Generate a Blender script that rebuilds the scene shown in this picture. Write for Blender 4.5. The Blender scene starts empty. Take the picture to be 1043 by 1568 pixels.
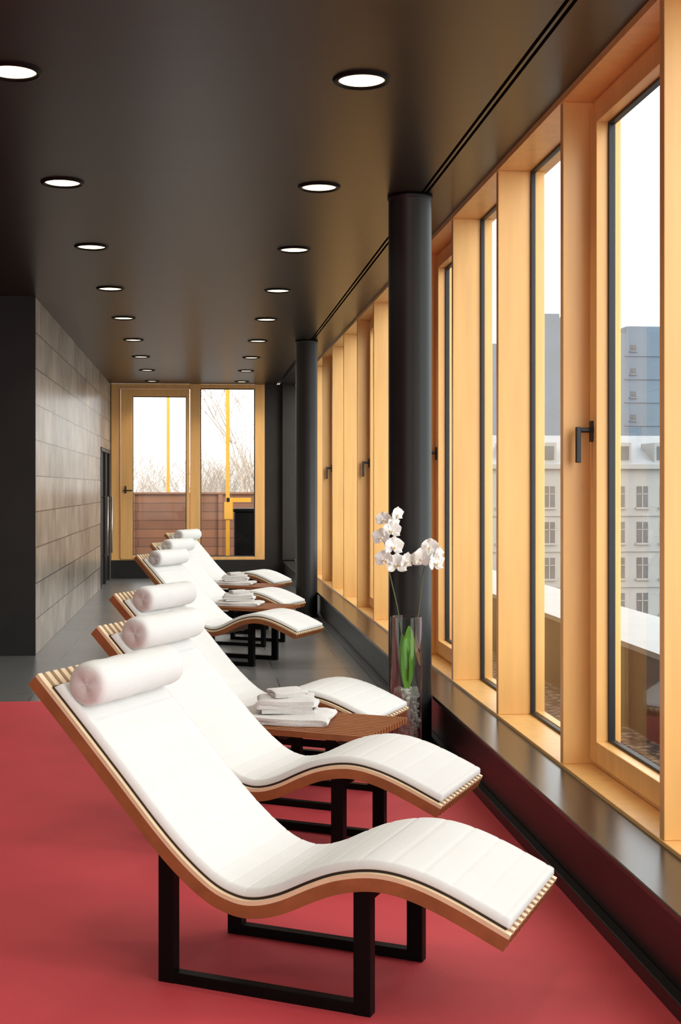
import bpy, bmesh, math, random
from mathutils import Vector, Matrix
random.seed(7)
S = bpy.context.scene
COL = S.collection

# ---------------------------------------------------------------- materials
def lin(c):
    return tuple(((v/255)/12.92 if v/255 <= .04045 else ((v/255+.055)/1.055)**2.4) for v in c)

def mat(name, rgb, rough=.5, metal=0, nscale=0, namt=0, stretch=(1,1,1), bump=0, bscale=None, spec=.5, emis=None, estr=0, sheen=0, coat=0):
    m = bpy.data.materials.new(name); m.use_nodes = True
    nt = m.node_tree; b = nt.nodes['Principled BSDF']
    c = lin(rgb) + (1,)
    b.inputs['Base Color'].default_value = c
    b.inputs['Roughness'].default_value = rough
    b.inputs['Metallic'].default_value = metal
    b.inputs['Specular IOR Level'].default_value = spec
    b.inputs['Coat Weight'].default_value = coat
    b.inputs['Sheen Weight'].default_value = sheen
    if emis:
        b.inputs['Emission Color'].default_value = lin(emis)+(1,)
        b.inputs['Emission Strength'].default_value = estr
    if nscale:
        tc = nt.nodes.new('ShaderNodeTexCoord'); mp = nt.nodes.new('ShaderNodeMapping')
        mp.inputs['Scale'].default_value = stretch
        nz = nt.nodes.new('ShaderNodeTexNoise'); nz.inputs['Scale'].default_value = nscale
        nz.inputs['Detail'].default_value = 5
        nt.links.new(tc.outputs['Object'], mp.inputs[0]); nt.links.new(mp.outputs[0], nz.inputs['Vector'])
        r = nt.nodes.new('ShaderNodeValToRGB')
        r.color_ramp.elements[0].position = .3; r.color_ramp.elements[1].position = .7
        r.color_ramp.elements[0].color = tuple(v*(1-namt) for v in c[:3])+(1,)
        r.color_ramp.elements[1].color = tuple(min(1, v*(1+namt)) for v in c[:3])+(1,)
        nt.links.new(nz.outputs['Fac'], r.inputs[0]); nt.links.new(r.outputs[0], b.inputs['Base Color'])
        if bump:
            bp = nt.nodes.new('ShaderNodeBump'); bp.inputs['Strength'].default_value = bump
            bp.inputs['Distance'].default_value = .01
            if bscale:
                n2 = nt.nodes.new('ShaderNodeTexNoise'); n2.inputs['Scale'].default_value = bscale
                nt.links.new(mp.outputs[0], n2.inputs['Vector']); nt.links.new(n2.outputs['Fac'], bp.inputs['Height'])
            else:
                nt.links.new(nz.outputs['Fac'], bp.inputs['Height'])
            nt.links.new(bp.outputs[0], b.inputs['Normal'])
    return m

def tile_mat(name, rgb1, rgb2, mortar, axes, bw, bh, ms, rough, off=.5, var=.12):
    m = bpy.data.materials.new(name); m.use_nodes = True
    nt = m.node_tree; b = nt.nodes['Principled BSDF']
    tc = nt.nodes.new('ShaderNodeTexCoord'); sp = nt.nodes.new('ShaderNodeSeparateXYZ'); cb = nt.nodes.new('ShaderNodeCombineXYZ')
    nt.links.new(tc.outputs['Object'], sp.inputs[0])
    nt.links.new(sp.outputs[axes[0]], cb.inputs[0]); nt.links.new(sp.outputs[axes[1]], cb.inputs[1])
    br = nt.nodes.new('ShaderNodeTexBrick'); br.offset = off
    br.inputs['Color1'].default_value = lin(rgb1)+(1,); br.inputs['Color2'].default_value = lin(rgb2)+(1,)
    br.inputs['Mortar'].default_value = lin(mortar)+(1,)
    br.inputs['Scale'].default_value = 1; br.inputs['Mortar Size'].default_value = ms
    br.inputs['Brick Width'].default_value = bw; br.inputs['Row Height'].default_value = bh
    nt.links.new(cb.outputs[0], br.inputs['Vector'])
    nz = nt.nodes.new('ShaderNodeTexNoise'); nz.inputs['Scale'].default_value = 3; nz.inputs['Detail'].default_value = 8
    nt.links.new(tc.outputs['Object'], nz.inputs['Vector'])
    mr = nt.nodes.new('ShaderNodeMapRange'); mr.inputs['To Min'].default_value = 1-var; mr.inputs['To Max'].default_value = 1+var
    mr.inputs['From Min'].default_value = .3; mr.inputs['From Max'].default_value = .7
    nt.links.new(nz.outputs['Fac'], mr.inputs['Value'])
    mx = nt.nodes.new('ShaderNodeVectorMath'); mx.operation = 'MULTIPLY'
    nt.links.new(br.outputs['Color'], mx.inputs[0]); nt.links.new(mr.outputs[0], mx.inputs[1])
    nt.links.new(mx.outputs[0], b.inputs['Base Color'])
    b.inputs['Roughness'].default_value = rough
    bp = nt.nodes.new('ShaderNodeBump'); bp.inputs['Strength'].default_value = .3; bp.inputs['Distance'].default_value = .004; bp.invert = True
    nt.links.new(br.outputs['Fac'], bp.inputs['Height']); nt.links.new(bp.outputs[0], b.inputs['Normal'])
    return m

def glass_mat(name, tint=(1,1,1), refl=1.0):
    m = bpy.data.materials.new(name); m.use_nodes = True
    nt = m.node_tree; nt.nodes.clear()
    o = nt.nodes.new('ShaderNodeOutputMaterial'); mx = nt.nodes.new('ShaderNodeMixShader')
    t = nt.nodes.new('ShaderNodeBsdfTransparent'); t.inputs[0].default_value = tint+(1,)
    g = nt.nodes.new('ShaderNodeBsdfGlossy'); g.inputs['Roughness'].default_value = .02
    f = nt.nodes.new('ShaderNodeFresnel'); f.inputs['IOR'].default_value = 1.45
    mu = nt.nodes.new('ShaderNodeMath'); mu.operation = 'MULTIPLY'; mu.inputs[1].default_value = refl
    nt.links.new(f.outputs[0], mu.inputs[0]); nt.links.new(mu.outputs[0], mx.inputs[0])
    nt.links.new(t.outputs[0], mx.inputs[1]); nt.links.new(g.outputs[0], mx.inputs[2]); nt.links.new(mx.outputs[0], o.inputs[0])
    return m

def gravel_mat(name):
    m = bpy.data.materials.new(name); m.use_nodes = True
    nt = m.node_tree; b = nt.nodes['Principled BSDF']
    tc = nt.nodes.new('ShaderNodeTexCoord'); v = nt.nodes.new('ShaderNodeTexVoronoi'); v.inputs['Scale'].default_value = 26
    nt.links.new(tc.outputs['Object'], v.inputs['Vector'])
    sp = nt.nodes.new('ShaderNodeSeparateColor'); nt.links.new(v.outputs['Color'], sp.inputs[0])
    r = nt.nodes.new('ShaderNodeValToRGB'); r.color_ramp.elements[0].color = lin((84,58,48))+(1,); r.color_ramp.elements[1].color = lin((190,172,160))+(1,)
    e = r.color_ramp.elements.new(.5); e.color = lin((134,98,82))+(1,)
    nt.links.new(sp.outputs[0], r.inputs[0])
    d = nt.nodes.new('ShaderNodeMapRange'); d.inputs['From Min'].default_value=.0; d.inputs['From Max'].default_value=.7; d.inputs['To Min'].default_value=1.1; d.inputs['To Max'].default_value=.3
    nt.links.new(v.outputs['Distance'], d.inputs['Value'])
    mx = nt.nodes.new('ShaderNodeVectorMath'); mx.operation='MULTIPLY'
    nt.links.new(r.outputs[0], mx.inputs[0]); nt.links.new(d.outputs[0], mx.inputs[1]); nt.links.new(mx.outputs[0], b.inputs['Base Color'])
    b.inputs['Roughness'].default_value = .9
    bp = nt.nodes.new('ShaderNodeBump'); bp.inputs['Distance'].default_value=.02; bp.invert=True
    nt.links.new(v.outputs['Distance'], bp.inputs['Height']); nt.links.new(bp.outputs[0], b.inputs['Normal'])
    return m

M = {}
M['gold'] = mat('golden_lacquered_wood', (234,182,112), .36, nscale=3, namt=.07, stretch=(6,6,.6))
M['black'] = mat('black_steel', (6,6,7), .45, nscale=20, namt=.1, spec=.15)
M['gasket'] = mat('dark_gasket', (26,28,30), .5, nscale=20, namt=.1)
M['glass'] = glass_mat('window_glass', (.97,.985,.98), .22)
M['vglass'] = glass_mat('vase_glass', (.94,.97,.96), .7)
M['ceil'] = mat('dark_ceiling_panel', (42,36,30), .33, nscale=2.0, namt=.14, stretch=(.6,14,1), bump=.02)
M['red'] = mat('red_carpet', (199,70,77), .62, nscale=1.3, namt=.12, bump=.10, bscale=160, spec=.35)
M['floor'] = tile_mat('grey_floor_tile', (112,113,112), (102,103,103), (68,69,69), (0,1), 1.2, .6, .006, .28)
M['tilew'] = tile_mat('grey_wall_tile', (168,156,141), (140,130,117), (76,69,62), (1,2), .64, .32, .006, .26, var=.2)
M['darkwall'] = mat('dark_concrete', (22,20,18), .55, nscale=4, namt=.3, bump=.05)
M['column'] = mat('black_painted_column', (16,17,18), .40, nscale=6, namt=.1)
M['ledge'] = mat('dark_ledge_metal', (62,60,58), .24, metal=.5, nscale=5, namt=.1)
M['ledgef'] = mat('dark_ledge_face', (20,16,16), .35, nscale=5, namt=.1)
M['wood'] = mat('lounger_wood', (152,92,54), .42, nscale=5, namt=.16, stretch=(3,16,3))
M['woodd'] = mat('lounger_wood_dark', (40,24,18), .5, nscale=6, namt=.2, stretch=(1,14,14))  # dark wood bars, also the painted shadow gap below the cushion
M['cream'] = mat('lounger_light_veneer', (236,212,176), .5, nscale=6, namt=.06, stretch=(3,14,3))
M['cush'] = mat('white_cushion_fabric', (221,221,219), .75, nscale=4, namt=.02, bump=.06, bscale=260, sheen=.1, spec=.25)
M['bolend'] = mat('bolster_end_fabric', (216,211,208), .8, nscale=4, namt=.03, bump=.1, bscale=200)  # same cushion fabric, pinkish carpet bounce light mixed into the colour
M['towel'] = mat('white_terry', (224,222,220), .95, nscale=30, namt=.04, bump=.5, bscale=240, spec=.1)
M['petal'] = mat('orchid_petal', (252,250,246), .55, nscale=12, namt=.03)
pb = M['petal'].node_tree.nodes['Principled BSDF']; pb.inputs['Subsurface Weight'].default_value = .5; pb.inputs['Subsurface Radius'].default_value = (.02,.02,.015)
M['petalc'] = mat('orchid_centre', (222,190,110), .5, nscale=30, namt=.2)
M['stem'] = mat('orchid_stem', (84,92,48), .5, nscale=20, namt=.2)
M['leaf'] = mat('orchid_leaf', (104,158,50), .4, nscale=8, namt=.25, stretch=(4,4,.7))
M['pebble'] = mat('white_pebble', (250,244,240), .6, nscale=20, namt=.06)
M['led'] = mat('downlight_lens', (255,240,215), .5, nscale=4, namt=.01, emis=(255,222,172), estr=5)
M['fence'] = tile_mat('terrace_fence_wood', (134,88,60), (116,76,54), (70,46,34), (0,2), 2.4, .17, .006, .6)
M['para'] = mat('parapet_wood', (96,68,50), .6, nscale=4, namt=.15, stretch=(1,.3,8))
M['cap'] = mat('parapet_cap_metal', (164,164,162), .5, nscale=4, namt=.06)
M['gravel'] = gravel_mat('roof_gravel')
M['yellow'] = mat('yellow_paint', (210,150,40), .5, nscale=4, namt=.05)
M['bark'] = mat('bare_branch_bark', (164,146,128), .9, nscale=10, namt=.2)
M['bldw'] = mat('pale_render_facade', (143,143,141), .85, nscale=.3, namt=.05)
M['bldb'] = mat('blue_grey_cladding', (98,114,128), .8, nscale=.2, namt=.06)
M['bldr'] = mat('zinc_roof', (138,142,146), .6, nscale=.3, namt=.1)
M['bldg'] = mat('building_glazing', (66,74,80), .3, nscale=.5, namt=.3)
M['ground'] = mat('street_ground', (100,100,98), .9, nscale=.1, namt=.1)
M['door'] = mat('dark_door', (32,30,30), .4, nscale=4, namt=.1)
M['steel'] = mat('brushed_steel', (180,180,178), .3, metal=1, nscale=20, namt=.05)
M['wall'] = mat('warm_grey_plaster', (120,112,102), .8, nscale=3, namt=.06)

# ---------------------------------------------------------------- mesh builder
class MB:
    def __init__(s): s.bm = bmesh.new()
    def face(s, vs, mi=0, sm=False):
        f = s.bm.faces.new(vs); f.material_index = mi; f.smooth = sm; return f
    def box(s, x0,x1,y0,y1,z0,z1, mi=0, T=None):
        c = [Vector((x,y,z)) for z in (z0,z1) for y in (y0,y1) for x in (x0,x1)]
        if T: c = [T@p for p in c]
        v = [s.bm.verts.new(p) for p in c]
        for q in ((0,2,3,1),(4,5,7,6),(0,1,5,4),(2,6,7,3),(0,4,6,2),(1,3,7,5)):
            s.face([v[i] for i in q], mi)
    def tube(s, pts, rad, seg=12, mi=0, caps=True, sm=True):
        pts = [Vector(p) for p in pts]; n = len(pts)
        if not hasattr(rad,'__len__'): rad = [rad]*n
        rings = []; ref = None
        for i,p in enumerate(pts):
            d = (pts[min(i+1,n-1)]-pts[max(i-1,0)])
            if d.length < 1e-9: d = Vector((0,0,1))
            d.normalize()
            if ref is None:
                ref = Vector((0,0,1)) if abs(d.z)<.9 else Vector((1,0,0))
            a = (ref - d*ref.dot(d)).normalized(); ref = a; b = d.cross(a)
            rings.append([s.bm.verts.new(p + rad[i]*(math.cos(2*math.pi*k/seg)*a + math.sin(2*math.pi*k/seg)*b)) for k in range(seg)])
        for i in range(n-1):
            for k in range(seg):
                s.face([rings[i][k],rings[i][(k+1)%seg],rings[i+1][(k+1)%seg],rings[i+1][k]], mi, sm)
        if caps:
            s.face(list(reversed(rings[0])), mi); s.face(rings[-1], mi)
    def lathe(s, prof, c=(0,0), seg=32, mi=0, sm=True):
        rings = []
        for r,z in prof:
            rings.append([s.bm.verts.new((c[0]+r*math.cos(2*math.pi*k/seg), c[1]+r*math.sin(2*math.pi*k/seg), z)) for k in range(seg)])
        for i in range(len(prof)-1):
            for k in range(seg):
                s.face([rings[i][k],rings[i][(k+1)%seg],rings[i+1][(k+1)%seg],rings[i+1][k]], mi, sm)
        return rings
    def grid(s, P, mi=0, sm=True):
        V = [[s.bm.verts.new(p) for p in row] for row in P]
        for i in range(len(V)-1):
            for j in range(len(V[0])-1):
                s.face([V[i][j],V[i][j+1],V[i+1][j+1],V[i+1][j]], mi, sm)
        return V
    def data(s, name, mats):
        bmesh.ops.recalc_face_normals(s.bm, faces=s.bm.faces)
        me = bpy.data.meshes.new(name); s.bm.to_mesh(me); s.bm.free()
        for m in mats: me.materials.append(M[m])
        return me
    def obj(s, name, mats, parent=None, bevel=0):
        return mkobj(name, s.data(name, mats), parent, bevel)

def mkobj(name, me, parent=None, bevel=0):
    o = bpy.data.objects.new(name, me); COL.objects.link(o)
    if parent: o.parent = parent
    if bevel:
        b = o.modifiers.new('bevel','BEVEL'); b.width = bevel; b.segments = 2; b.limit_method = 'ANGLE'
    return o
def empty(name, loc=(0,0,0), rz=0):
    o = bpy.data.objects.new(name, None); COL.objects.link(o); o.location = loc; o.rotation_euler = (0,0,rz)
    o.empty_display_size = .1; return o

# ---------------------------------------------------------------- room shell
YB, YF = -3.2, 21.6
XL, XW = -1.46, 1.57
XFL = -5.0
YC = 11.8
H = 3.2
m = MB(); m.box(XFL,1.38,YB,9.27,-.1,0,0); m.box(XFL,1.38,9.27,YF,-.1,0,1); m.obj('floor', ['red','floor'])
m = MB()
m.box(XFL,1.272,YB,YF,H,H+.1); m.box(1.288,1.30,YB,YF,H,H+.1); m.box(1.316,1.86,YB,YF,H,H+.1); m.box(1.2,1.4,YB,YF,H+.1,H+.14,1)
m.obj('ceiling', ['ceil','black'])
m = MB(); m.box(XL-.2,XL,YC,19.45,0,H); m.obj('wall_left', ['tilew'])
m = MB(); m.box(XL-.2,XL,19.45,21.36,2.10,H); m.obj('wall_left', ['tilew'])
m = MB(); m.box(XL-.2,XL,21.36,YF,0,H); m.obj('wall_left', ['tilew'])
m = MB(); m.box(XFL,XL-.0,YC-.02,YC,0,H); m.obj('wall_left_return', ['darkwall'])
m = MB(); m.box(XFL-.1,XFL,YB,YC,0,H); m.obj('wall_left_outer', ['wall'])
# back wall behind camera: solid ends with glazed opening added to light camera-facing surfaces
m = MB(); m.box(XFL,-4.2,YB-.15,YB,0,H); m.box(1.2,1.86,YB-.15,YB,0,H); m.box(-4.2,1.2,YB-.15,YB,0,.3); m.box(-4.2,1.2,YB-.15,YB,3.05,H); m.obj('wall_back',['wall'])
m = MB()
for i in range(6):
    x = -4.2+i*1.08-.03*(i==5); m.box(x-.03*(i>0),x+.06,YB-.12,YB-.02,.3,3.05)
m.box(-4.17,1.2,YB-.12,YB-.02,.3,.38); m.box(-4.17,1.2,YB-.12,YB-.02,2.97,3.05); m.box(-4.15,1.15,YB-.08,YB-.07,.36,2.99,1)
m.obj('window_back', ['gold','glass'])
# far wall
m = MB(); m.box(XL-.2,XW+.3,YF,YF+.2,0,.30); m.box(1.07,XW+.3,YF,YF+.2,.30,H); m.box(XL-.2,XL+.01,YF,YF+.2,.3,H)
m.box(1.36,1.57,YF-.12,YF,.30,H)
m.obj('wall_far', ['darkwall'])

# doors in the left wall
m = MB()
m.box(XL-.08,XL-.03,19.46,21.35,0,2.09,0)
m.box(XL-.04,XL+.008,19.46,19.51,0,2.09,1); m.box(XL-.04,XL+.008,20.37,20.43,0,2.09,1); m.box(XL-.04,XL+.008,21.29,21.35,0,2.09,1); m.box(XL-.04,XL+.008,19.46,21.35,2.04,2.09,1)
for y in (20.2, 21.15):
    m.tube([(XL-.03,y,1.35),(XL+.05,y,1.35),(XL+.05,y,.45),(XL-.03,y,.45)], .014, 8, 2)
m.obj('door_1', ['darkwall','door','steel'])

# ---------------------------------------------------------------- right windows
ZS, ZH = .30, 3.17
PITCH = 1.235; A0 = 4.32; MW = .045
def ring(m, x0,x1, ya,yb, za,zb, w, mi, wb=None, wt=None):
    wb = w if wb is None else wb; wt = w if wt is None else wt
    m.box(x0,x1,ya,ya+w,za,zb,mi); m.box(x0,x1,yb-w,yb,za,zb,mi)
    m.box(x0,x1,ya+w,yb-w,za,za+wb,mi); m.box(x0,x1,ya+w,yb-w,zb-wt,zb,mi)
n = 1
for k in range(-6, 14):
    a1 = A0 + k*PITCH; a0 = a1-PITCH+MW   # opening a0..a1, mullion a1..a1+MW
    if a0 < YB: a0 = YB
    if a1 > YF-.3: a1 = YF-.3
    if a1-a0 < .3: continue
    op = (k % 3 == 1)
    m = MB()
    m.box(XW,1.82,a1,a1+MW,ZS,ZH,0)
    if op:
        m.box(1.70,1.82,a0,a0+.02,ZS,ZH,0); m.box(1.70,1.82,a1-.02,a1,ZS,ZH,0)
        m.box(1.70,1.82,a0+.02,a1-.02,ZS,ZS+.03,0); m.box(1.70,1.82,a0+.02,a1-.02,ZH-.03,ZH,0)
        ring(m,1.685,1.775,a0+.012,a1-.012,ZS+.022,ZH-.022,.092,0)
        ring(m,1.735,1.765,a0+.104,a1-.104,ZS+.114,ZH-.114,.012,1)
        m.box(1.748,1.756,a0+.11,a1-.11,ZS+.12,ZH-.12,2)
        y = a1-.05; z = 1.745
        m.tube([(1.686,y,z),(1.676,y,z)], .022, 16, 1)
        m.box(1.674,1.686,y-.016,y+.016,z-.05,z+.04,1)
        m.tube([(1.68,y,z),(1.625,y,z)], .011, 12, 1)
        m.box(1.612,1.632,y-.012,y+.012,z-.14,z+.014,1)
    else:
        ring(m,1.742,1.768,a0,a1,ZS,ZH,.014,1)
        m.box(1.75,1.758,a0+.01,a1-.01,ZS+.01,ZH-.01,2)
        m.box(1.775,1.82,a0,a1,ZS,ZS+.015,0)
    m.obj('window_%d'%n, ['gold','gasket','glass'], bevel=.003); n += 1
m = MB(); m.box(XW-.005,1.84,YB,YF,ZS-.035,ZS,0); m.obj('trim_1', ['gold'], bevel=.003)
m = MB(); m.box(XW-.005,1.84,YB,YF,ZH,H-.0,0); m.obj('trim_2', ['gold'])
m = MB(); m.box(1.38,1.84,YB,YF,-.1,.262,0); m.obj('wall_right', ['ledgef'])
m = MB(); m.box(1.355,XW,YB,YF-.12,.262,.285,0); m.box(1.34,1.38,YB,YF-.12,.0,.05,1)
m.obj('trim_3', ['ledge','ledgef'], bevel=.004)

# far windows
Z0, Z1 = .30, H
m = MB()
m.box(-1.45,-1.30,YF,YF+.16,Z0,Z1,0)
m.box(-.16,.01,YF-.01,YF+.16,Z0,Z1,0)
m.box(-1.30,-.16,YF,YF+.16,Z1-.08,Z1,0); m.box(-1.30,-.16,YF,YF+.16,Z0,Z0+.04,0)
def ringY(m, y0,y1, xa,xb, za,zb, wl,wr,wb,wt, mi):
    m.box(xa,xa+wl,y0,y1,za,zb,mi); m.box(xb-wr,xb,y0,y1,za,zb,mi)
    m.box(xa+wl,xb-wr,y0,y1,za,za+wb,mi); m.box(xa+wl,xb-wr,y0,y1,zb-wt,zb,mi)
ringY(m,YF-.03,YF+.06,-1.29,-.17,Z0+.02,Z1-.09,.19,.05,.06,.12,0)
ringY(m,YF+.01,YF+.04,-1.10,-.22,Z0+.08,Z1-.21,.012,.012,.012,.012,1)
m.box(-1.10,-.2,YF+.02,YF+.028,Z0+.08,Z1-.2,2)
m.box(-1.22,-1.20,YF-.06,YF-.03,1.40,1.52,1); m.box(-1.25,-1.10,YF-.085,YF-.062,1.435,1.455,1)
m.obj('window_%d'%n, ['gold','gasket','glass'], bevel=.004); n+=1
m = MB()
m.box(.91,1.07,YF-.005,YF+.16,Z0,Z1,0)
m.box(.01,.91,YF,YF+.16,Z1-.07,Z1,0); m.box(.01,.91,YF,YF+.16,Z0,Z0+.05,0)
ringY(m,YF+.03,YF+.06,.01,.91,Z0+.05,Z1-.07,.015,.015,.015,.015,1)
m.box(.02,.9,YF+.04,YF+.048,Z0+.06,Z1-.08,2)
m.obj('window_%d'%n, ['gold','gasket','glass'], bevel=.004)

# columns
def column(x,y):
    me = MB()
    me.lathe([(0,0.002),(.15,.002),(.15,.02),(.128,.03),(.126,.04),(.126,H-.03),(.132,H-.02),(.132,H-.002),(0,H-.002)], seg=48)
    o = me.obj('column', ['column']); o.location = (x,y,0)
    for p in o.data.polygons: p.use_smooth = abs(p.normal.z) < .5
column(1.225,7.56); column(1.235,15.1)

# ---------------------------------------------------------------- downlights
b = MB()
b.lathe([(.096,0),(.098,-.010),(.104,-.013),(.118,-.010),(.122,0)], seg=40, mi=0)
b.lathe([(.0005,-.001),(.05,-.001),(.097,-.001)], seg=40, mi=1)
dl = b.data('downlight', ['black','led'])
LX = (-.763,.673)
ys = [5.41+1.949*i for i in range(-4,9)]
def down(x,y):
    o = mkobj('downlight', dl); o.location = (x,y,H)
    L = bpy.data.lights.new('downlight_lamp','SPOT'); L.energy = 36; L.spot_size = math.radians(130); L.spot_blend = .8
    L.color = (1,.89,.75); L.shadow_soft_size = .09
    lo = bpy.data.objects.new('lamp', L); COL.objects.link(lo); lo.parent = o; lo.location = (0,0,-.02)
for y in ys:
    for x in LX: down(x,y)
for y in ys[:7]:
    if y < 11: down(-2.9,y)

# ---------------------------------------------------------------- loungers
P0 = [(-.795,.878),(-.655,.737),(-.505,.582),(-.332,.402),(-.19,.288),(-.092,.247),(-.007,.242),(.086,.268),(.187,.318),(.267,.350),(.365,.368),(.461,.358),(.574,.322),(.735,.252)]
def catmull(P, per=8):
    out = []
    Q = [tuple(2*a-b for a,b in zip(P[0],P[1]))]+P+[tuple(2*a-b for a,b in zip(P[-1],P[-2]))]
    for i in range(1,len(Q)-2):
        for j in range(per):
            t = j/per
            out.append(tuple(.5*((2*Q[i][k])+(-Q[i-1][k]+Q[i+1][k])*t+(2*Q[i-1][k]-5*Q[i][k]+4*Q[i+1][k]-Q[i+2][k])*t*t+(-Q[i-1][k]+3*Q[i][k]-3*Q[i+1][k]+Q[i+2][k])*t**3) for k in range(2)))
    out.append(P[-1]); return out
raw = catmull(P0, 12)
for _ in range(12):
    raw = [raw[0]]+[((raw[i-1][0]+2*raw[i][0]+raw[i+1][0])/4,(raw[i-1][1]+2*raw[i][1]+raw[i+1][1])/4) for i in range(1,len(raw)-1)]+[raw[-1]]
def resample(P, n):
    L=[0]
    for i in range(1,len(P)): L.append(L[-1]+math.dist(P[i],P[i-1]))
    out=[]; j=0
    for i in range(n+1):
        s=L[-1]*i/n
        while j<len(P)-2 and L[j+1]<s: j+=1
        t=(s-L[j])/(L[j+1]-L[j]); out.append((P[j][0]+(P[j+1][0]-P[j][0])*t, P[j][1]+(P[j+1][1]-P[j][1])*t))
    return out, L[-1]
NP = 300
PR, PL = resample(raw, NP)
NR = []
for i in range(NP+1):
    a=PR[max(0,i-2)]; c=PR[min(NP,i+2)]; d=Vector((c[0]-a[0],c[1]-a[1])).normalized(); NR.append((-d.y,d.x))
def pt(i, y, off): return Vector((PR[i][0]+NR[i][0]*off, y, PR[i][1]+NR[i][1]*off))
def frac(s): return int(round(s/PL*NP))
W = .57
def strip(m, y0,y1,o0,o1,mi, i0=0,i1=NP, step=5):
    idx = list(range(i0,i1,step))+[i1]
    R = [[m.bm.verts.new(pt(i,y,o)) for (y,o) in ((y0,o0),(y1,o0),(y1,o1),(y0,o1))] for i in idx]
    for a,c in zip(R,R[1:]):
        for k in range(4): m.face([a[k],a[(k+1)%4],c[(k+1)%4],c[k]], mi, False)
    m.face(R[0][::-1],mi); m.face(R[-1],mi)
m = MB()
NRIB = 14; rw = .022
for i in range(NRIB):
    y0 = -W/2 + (W-rw)*i/(NRIB-1)
    strip(m,y0,y0+rw,0,.038,0,step=3); strip(m,y0,y0+rw,.038,.051,1,step=3)
for s in (.12,.45,.80,1.15,1.5,PL-.08):
    i = min(NP-4,frac(s)); strip(m,-W/2+.01,W/2-.01,.008,.03,2,i-3,i+3,3)
strip(m,-.270,.270,.0505,.059,2,frac(.06),NP-3)  # dark sheet standing in for the shadow gap under the cushion
wood_me = m.data('slatted_frame', ['wood','cream','woodd'])
# cushion
def build_cushion():
    m = MB(); i0 = frac(.065); i1 = NP-2; hw=.271; th=.019; base=.059
    ny = 18; P=[]
    ss = PL/NP
    ids = [i0+(i1-i0)*k/300 for k in range(301)]
    for f in ids:
        i=int(f); t=f-i; i2=min(NP,i+1)
        s=f*ss; e=min(s-i0*ss, i1*ss-s); er = math.sqrt(max(0,1-(1-min(1,e/.009))**2))
        ph=(s-i0*ss)%.078; ph=min(ph,.078-ph); seam = 1-.10*math.exp(-(ph/.004)**2)
        row=[]
        for j in range(ny+1):
            v=-1+2*j/ny; v = math.copysign(1-(1-abs(v))**1.6, v)
            d=(1-abs(v))*hw; wr = math.sqrt(max(0,1-(1-min(1,d/.009))**2))
            off = base + .003 + th*er*wr*seam
            p=pt(i,v*hw,off)*(1-t)+pt(i2,v*hw,off)*t
            row.append(p)
        P.append(row)
    m.grid(P)
    Q=[[pt(int(f),v*hw,base) for v in (-1,1)] for f in ids]
    m.grid(Q)
    for v in (0,-1):
        m.grid([[Q[k][v],P[k][v]] for k in range(len(ids))])
    m.grid([P[0],[Q[0][0]*(1-j/ny)+Q[0][1]*(j/ny) for j in range(ny+1)]])
    m.grid([P[-1],[Q[-1][0]*(1-j/ny)+Q[-1][1]*(j/ny) for j in range(ny+1)]])
    bmesh.ops.remove_doubles(m.bm, verts=m.bm.verts, dist=.0006)
    return m.data('cushion',['cush'])
cush_me = build_cushion()
# bolster
def build_bolster():
    m=MB(); i=frac(.135); c=pt(i,0,.059+.020+.066); L=.262; R=.069; seg=48
    prof=[(.004,-L+.004),(.02,-L+.001),(.045,-L-.001),(.058,-L+.004),(R-.002,-L+.014),(R,-L+.03)]
    prof+= [(R+.0015*math.sin(k*1.7),-L+.03+(2*L-.06)*k/12) for k in range(1,12)]
    prof+= [(r,-y) for r,y in reversed(prof[:6])]
    rings=[]
    for pi,(r,y) in enumerate(prof):
        rg=[]
        for k in range(seg):
            a=2*math.pi*k/seg
            f=1+ (.01*math.sin(a*9+pi) if r<.06 else .010*math.sin(a*3+y*14)+.005*math.sin(a*7-y*30))
            rg.append(m.bm.verts.new((c.x+r*f*math.cos(a), y+(.0015*math.sin(a*3) if r<.06 else 0), c.z+r*f*math.sin(a))))
        rings.append(rg)
    for q in range(len(prof)-1):
        e = 1 if (q<3 or q>len(prof)-5) else 0
        for k in range(seg): m.face([rings[q][k],rings[q][(k+1)%seg],rings[q+1][(k+1)%seg],rings[q+1][k]], e, True)
    m.face(rings[0],1); m.face(rings[-1],1)
    return m.data('bolster',['cush','bolend'])
bol_me = build_bolster()
def hz(t):
    return min(PR, key=lambda p: abs(p[0]-t))[1]
def build_legs():
    m=MB(); pw=.026
    for sy in (-1,1):
        y=sy*.233
        for t in (-.3175,.3175):
            ztop = hz(t)+ (.012 if t>0 else .004)
            m.box(t-pw,t+pw,y-.02,y+.02,0,ztop)
        m.box(-.3175+pw,.3175-pw,y-.019,y+.019,0.001,.034)
    for t in (-.3175,.3175):
        z=hz(t)-.01
        m.box(t-.02,t+.02,-.213,.213,z-.03,z)
    return m.data('steel_legs',['black'])
leg_me = build_legs()
ANG = math.radians(-28)
def lounger(x,y,da=0):
    e = empty('lounge_chair',(x,y,0),ANG+math.radians(da))
    mkobj('slatted_frame',wood_me,e); mkobj('cushion',cush_me,e); mkobj('headrest_bolster',bol_me,e); mkobj('steel_legs',leg_me,e,.002)
lounger(.296,4.05); lounger(.375,5.47); lounger(.335,7.15); lounger(.262,11.28); lounger(.305,13.7); lounger(.375,16.7)

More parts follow.
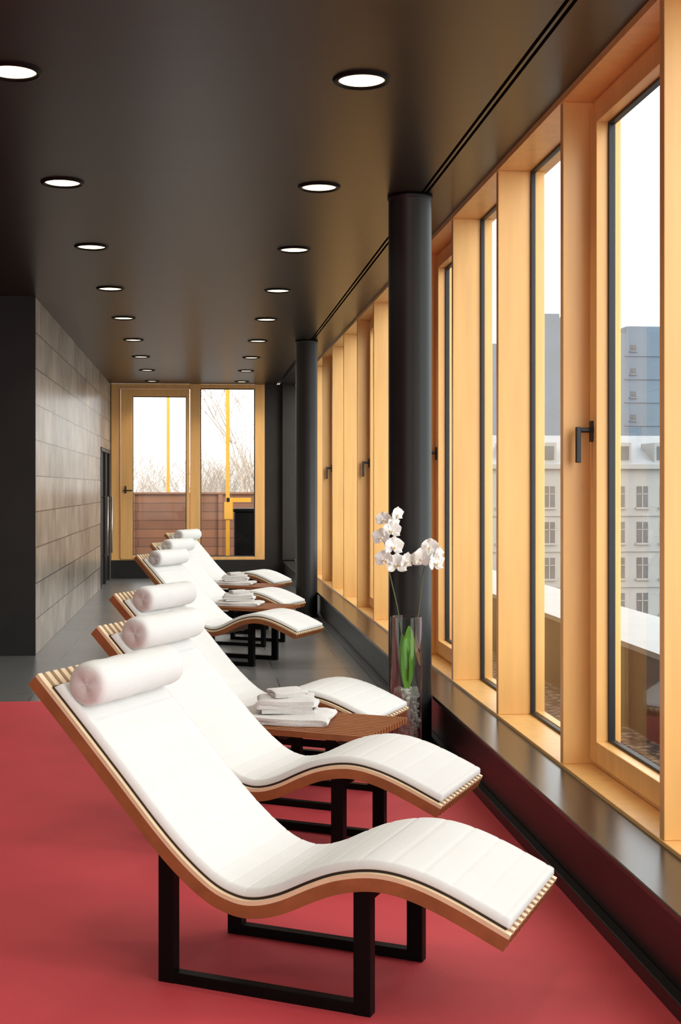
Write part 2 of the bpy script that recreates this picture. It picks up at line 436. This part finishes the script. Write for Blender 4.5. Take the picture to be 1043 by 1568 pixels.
# ---------------------------------------------------------------- side tables
m=MB(); L=.43; Wt=.275
for i in range(15):
    y0=-Wt+(2*Wt-.022)*i/14; m.box(-L,L,y0,y0+.022,.335,.365,0)
for t in (-.3,0,.3): m.box(t-.02,t+.02,-Wt+.012,Wt-.012,.318,.336,1)
for sy in (-1,1):
    for t in (-.27,.27): m.box(t-.02,t+.02,sy*.22-.018,sy*.22+.018,0,.318,2)
    m.box(-.25,.25,sy*.22-.017,sy*.22+.017,.001,.03,2); m.box(-.25,.25,sy*.22-.017,sy*.22+.017,.288,.318,2)
tab_me=m.data('side_table',['wood','woodd','black'])
def folded(name, L, Wd, layers, th, z0, seed, parent, loc, rz):
    rnd=random.Random(seed); m=MB(); path=[]; r=th*.5
    for l in range(layers):
        xs=[-L/2+r+.006*rnd.random(),L/2-r-.012*rnd.random()]
        if l%2: xs=xs[::-1]
        z=z0+r+l*th
        for q in range(13): path.append((xs[0]+(xs[1]-xs[0])*q/12, z))
        if l<layers-1:
            sgn=1 if l%2==0 else -1
            for q in range(1,6):
                a=-math.pi/2+math.pi*q/6; path.append((xs[1]+sgn*r*1.3*math.cos(a), z+th/2+th/2*math.sin(a)))
    ny=16; P=[]
    for (x,z) in path:
        row=[]
        for j in range(ny+1):
            v=-1+2*j/ny; k=(z-z0)/(layers*th)
            sag = -.25*th*k*max(0,abs(v)-.75)*4 - .35*th*k*max(0,abs(2*x/L)-.8)*4
            row.append(Vector((x+.005*math.sin(v*3+k*9+seed), v*Wd/2*(1-.03*k)+.005*math.sin(x*20+k*15), z+.005*k*math.sin(x*14+v*4+seed)+sag)))
        P.append(row)
    m.grid(P); o=m.obj(name,['towel'],parent)
    so=o.modifiers.new('thick','SOLIDIFY'); so.thickness=th*.86; so.offset=0
    bv=o.modifiers.new('round','BEVEL'); bv.width=th*.3; bv.segments=3; bv.limit_method='ANGLE'; bv.angle_limit=1.0
    o.location=loc; o.rotation_euler=(0,0,rz)
def table(x,y):
    o=mkobj('side_table',tab_me,None,.0015); o.location=(x,y,0); o.rotation_euler=(0,0,ANG)
    e=empty('folded_towels',(x,y,.366),ANG)
    folded('lower_towel',.46,.34,2,.018,.001,1,e,(-.09,-.03,0),math.radians(14))
    folded('upper_towel',.29,.25,3,.023,.038,2,e,(-.10,.03,0),math.radians(22))
    folded('top_cloth',.18,.17,2,.014,.108,3,e,(-.12,.05,0),math.radians(40))
table(.51,6.34); table(.46,12.57); table(.50,15.25)

# ---------------------------------------------------------------- orchid vase
e = empty('orchid_vase',(1.150,7.23,0))
m=MB(); R=.088; m.lathe([(.0005,.004),(R-.004,.004),(R,.012),(R,.775),(R-.002,.779),(R-.006,.779),(R-.008,.775),(R-.008,.03),(.0005,.03)],seg=40); m.obj('glass_cylinder',['vglass'],e)
m=MB(); rnd=random.Random(3)
for i in range(520):
    a=rnd.random()*6.28; r=math.sqrt(rnd.random())*(R-.022); z=.045+.33*(i/520); s=.013+.006*rnd.random()
    Mx=Matrix.Translation((r*math.cos(a),r*math.sin(a),z))@Matrix.Rotation(rnd.random()*3,4,'X')@Matrix.Diagonal((s,s*.8,s*.6,1))
    d=bmesh.ops.create_icosphere(m.bm,subdivisions=1,radius=1,matrix=Mx)
m.obj('pebbles',['pebble'],e)
m=MB()
def leaf(base, az, L, wd, bend):
    P=[]
    for i in range(13):
        t=i/12; w=wd*math.sin(math.pi*min(1,t*.92+.06))**.7
        r=bend*t*t; z=L*t
        c=Vector((base[0]+math.cos(az)*r, base[1]+math.sin(az)*r, base[2]+z))
        side=Vector((-math.sin(az),math.cos(az),0)); fw=Vector((math.cos(az),math.sin(az),0))
        P.append([c+side*w*v+fw*abs(v)*w*.35 for v in (-1,-.5,0,.5,1)])
    m.grid(P)
leaf((0,-.02,.38),-1.3,.35,.045,.03); leaf((.01,0,.38),-.6,.28,.034,.03); leaf((0,0,.38),-2.4,.30,.036,.03); leaf((.0,0.01,.38),1.2,.25,.03,.03)
m.obj('leaves',['leaf'],e)
m=MB()
sA=[(0,0,.36),(-.02,0,.6),(-.045,0,.8),(-.085,0,.98),(-.115,0,1.12),(-.12,-.01,1.24),(-.10,-.02,1.33),(-.07,-.03,1.37)]
sB=[(.01,0,.36),(.045,0,.6),(.07,0,.8),(.085,0,.95),(.10,-.01,1.05),(.12,-.02,1.13)]
def cat3(P,per=6):
    out=[]; Q=[P[0]]+P+[P[-1]]
    for i in range(1,len(Q)-2):
        for j in range(per):
            t=j/per; out.append(tuple(.5*((2*Q[i][k])+(-Q[i-1][k]+Q[i+1][k])*t+(2*Q[i-1][k]-5*Q[i][k]+4*Q[i+1][k]-Q[i+2][k])*t*t+(-Q[i-1][k]+3*Q[i][k]-3*Q[i+1][k]+Q[i+2][k])*t**3) for k in range(3)))
    out.append(P[-1]); return out
m.tube(cat3(sA),.0035,8); m.tube(cat3(sB),.0035,8)
m.obj('stems',['stem'],e)
m=MB()
def flower(c, az, tilt, s):
    T=Matrix.Translation(c)@Matrix.Rotation(az,4,'Z')@Matrix.Rotation(tilt,4,'X')
    for k,(ang,wd,ln) in enumerate(((90,.42,1.0),(210,.36,.95),(330,.36,.95),(20,.68,1.0),(160,.68,1.0))):
        a=math.radians(ang); dr=Vector((math.cos(a),0,math.sin(a))); sd=Vector((-math.sin(a),0,math.cos(a)))
        P=[]
        for i in range(8):
            t=i/7; w=s*wd*math.sin(math.pi*(.08+.9*t))**.8
            P.append([T@(dr*s*ln*t+sd*w*v+Vector((0,-.25*s*t*t+.12*s*v*v-(.04*s if k>2 else 0),0))) for v in (-1,-.5,0,.5,1)])
        m.grid(P,0)
    for q in ((0,-.18,-.12,.12),(-.14,-.16,-.02,.1),(.14,-.16,-.02,.1),(0,-.28,-.28,.1)):
        Mx=T@Matrix.Translation(Vector(q[:3])*s)@Matrix.Diagonal((q[3]*s,q[3]*s,q[3]*s*1.3,1))
        n0=len(m.bm.faces); bmesh.ops.create_icosphere(m.bm,subdivisions=2,radius=1,matrix=Mx)
        m.bm.faces.ensure_lookup_table()
        for f in m.bm.faces[n0:]: f.material_index = 1 if q[3]>.11 else 0; f.smooth=True
for c,az,ti,s in (((-.06,-.04,1.07),.2,.0,.068),((-.01,-.05,1.09),.7,.2,.054),((-.13,-.05,1.10),-.5,.1,.056),((-.08,-.05,1.17),.3,.1,.062),((-.145,-.04,1.22),-.6,0,.056),((-.09,-.05,1.26),.1,.1,.056),((-.13,-.03,1.32),-.3,.2,.048),((-.06,-.05,1.35),.6,.1,.044),((-.08,-.04,1.30),.5,0,.042),
    ((.10,-.05,1.11),.1,.1,.072),((.155,-.05,1.08),.7,0,.066),((.075,-.05,1.10),-.6,0,.060),((.12,-.05,1.17),.2,.3,.054),((.17,-.03,1.12),.9,.2,.054)):
    flower(Vector(c),az,ti,s)
m.obj('orchid_blooms',['petal','petalc'],e)

# ---------------------------------------------------------------- exterior right terrace
m=MB(); m.box(1.86,2.35,YB-2,34,-.2,.18); m.obj('gravel_strip',['gravel'])
m=MB(); m.box(2.35,2.42,YB-2,34,-.2,.62,0); m.box(2.33,3.0,YB-2,34,.62,.65,1); m.box(2.9,3.0,YB-2,34,-2,.62,0); m.obj('terrace_parapet',['para','cap'])
# far terrace
m=MB(); m.box(-4,1.84,YF+.2,26.2,-.2,-.02); m.obj('terrace_floor',['floor'])
m=MB(); m.box(-4,1.84,25.6,25.68,-.02,1.36); 
for x in (-3,-1.3,.4,1.7): m.box(x-.04,x+.04,25.54,25.6,-.02,1.38)
m.box(-4,1.84,25.55,25.73,1.36,1.40)
m.obj('terrace_fence',['fence'])
m=MB(); m.box(-.65,-.59,25.75,25.83,-1,4.2); m.box(-.68,-.56,25.72,25.86,1.2,1.3); m.obj('yellow_post',['yellow'])
m=MB(); m.box(.49,.56,24.6,24.68,-.02,3.6); m.box(.50,.96,24.60,24.68,1.22,1.30); m.box(.46,.62,24.58,24.70,.9,1.22); m.obj('yellow_post',['yellow'])
m=MB(); m.box(.62,1.06,23.4,23.9,.02,1.05,0); m.box(.6,1.08,23.38,23.92,1.05,1.12,0)
for x in (.68,1.0): m.tube([(x-.02,23.8,.06),(x+.02,23.8,.06)],.07,14,0)
m.obj('waste_bin',['black'],bevel=.02)
def tree(x,y,z,h,seed):
    rnd=random.Random(seed); m=MB()
    def br(p,d,L,r,dep):
        pts=[p]; q=p.copy(); dd=d.copy()
        for i in range(4):
            dd=(dd+Vector((rnd.uniform(-.16,.16),rnd.uniform(-.16,.16),rnd.uniform(-.02,.12)))).normalized(); q=q+dd*L/4; pts.append(q.copy())
        m.tube(pts,[r*(1-.13*i) for i in range(5)],5,0,False)
        if dep:
            for i in range(5 if dep>1 else 4):
                b=pts[rnd.choice((2,3,4,4))]; a=rnd.uniform(0,6.28); s=rnd.uniform(.4,.9)
                nd=(dd+Vector((math.cos(a)*s,math.sin(a)*s,rnd.uniform(-.1,.3)))).normalized()
                br(b,nd,L*rnd.uniform(.6,.8),r*.5,dep-1)
    br(Vector((x,y,z)),Vector((0,0,1)),h*.4,.07,5)
    m.obj('bare_tree',['bark'])
tree(-2.6,44,-6,9.5,1); tree(1.6,44,-6,13,2); tree(2.4,52,-6,12,5); tree(-.9,50,-6,9,4); tree(.2,54,-6,9,6); tree(-1.8,58,-6,9,8); tree(.9,60,-6,9.4,9)

# ---------------------------------------------------------------- city
def facade(m,x0,x1,y,z0,z1,px,pz,ww,wh,zs,mi=2):
    z=zs
    while z+wh<z1-.3:
        x=x0+1.0
        while x+ww<x1-.5:
            m.box(x,x+ww,y-.05,y+.3,z,z+wh,mi)
            m.box(x+ww/2-.05,x+ww/2+.05,y-.1,y,z,z+wh,0); m.box(x,x+ww,y-.1,y,z+wh*.62,z+wh*.62+.08,0); m.box(x-.15,x+ww+.15,y-.25,y,z-.2,z,0)
            x+=px
        m.box(x0,x1,y-.18,y,z-.95,z-.78,0)
        z+=pz
m=MB(); m.box(26,78,140,165,-30,3.5,0); m.box(26-.4,78.4,139.4,165,3.5,4.0,0)
facade(m,26,78,140,-30,3.5,2.6,3.9,1.25,2.3,-28)
v=[m.bm.verts.new(p) for p in ((26,140,4),(78,140,4),(78,149,7.5),(26,149,7.5),(26,165,4),(78,165,4))]
m.face([v[0],v[1],v[2],v[3]],1); m.face([v[3],v[2],v[5],v[4]],1); m.face([v[0],v[3],v[4]],1); m.face([v[1],v[5],v[2]],1)
x=29
while x<76: m.box(x,x+1.6,140.6,145,4.0,6.4,0); m.box(x+.3,x+1.3,140.5,140.7,4.5,6.0,2); x+=4.2
m.obj('apartment_building',['bldw','bldr','bldg'])
m=MB(); m.box(72,110,220,250,-40,28,0); m.box(74,80,222,240,28,29.5,0); facade(m,73,108,220,-10,27,6,4.0,1.0,1.0,9)
m.obj('tower_block',['bldb','bldr','bldg'])
m=MB(); m.box(56.5,63.5,215,235,-40,30,0); m.box(44,56.5,215,235,-40,25.5,0); m.box(63.5,70.5,225,240,-40,18,0); m.box(58,61,218,230,30,31,0); m.obj('tower_block',['bldb'])
m=MB(); m.box(-200,300,26.5,420,-31,-30); m.box(3.5,300,-100,26.5,-31,-30); m.obj('street_ground',['ground'])

# ---------------------------------------------------------------- light
w=bpy.data.worlds.new('World'); S.world=w; w.use_nodes=True
bg=w.node_tree.nodes['Background']; bg.inputs[0].default_value=(.97,.98,1,1); bg.inputs[1].default_value=2.9
L=bpy.data.lights.new('sun','SUN'); L.energy=2.4; L.angle=math.radians(50); L.color=(1,.97,.92)
so=bpy.data.objects.new('sun',L); COL.objects.link(so)
d=Vector((-.62,.70,-.42)); so.rotation_euler=d.to_track_quat('-Z','Y').to_euler()

# ---------------------------------------------------------------- camera
c=bpy.data.cameras.new('camera'); co=bpy.data.objects.new('camera',c); COL.objects.link(co)
c.sensor_fit='VERTICAL'; c.sensor_height=36; c.lens=36*2000/1568
c.shift_x=59.5/1568; c.shift_y=-38/1568; c.clip_end=1000; c.clip_start=.05
co.location=(0,0,1.5); co.rotation_euler=(math.pi/2,0,math.radians(-4.46))
S.camera=co
S.view_settings.view_transform='Standard'
S.view_settings.look='None'
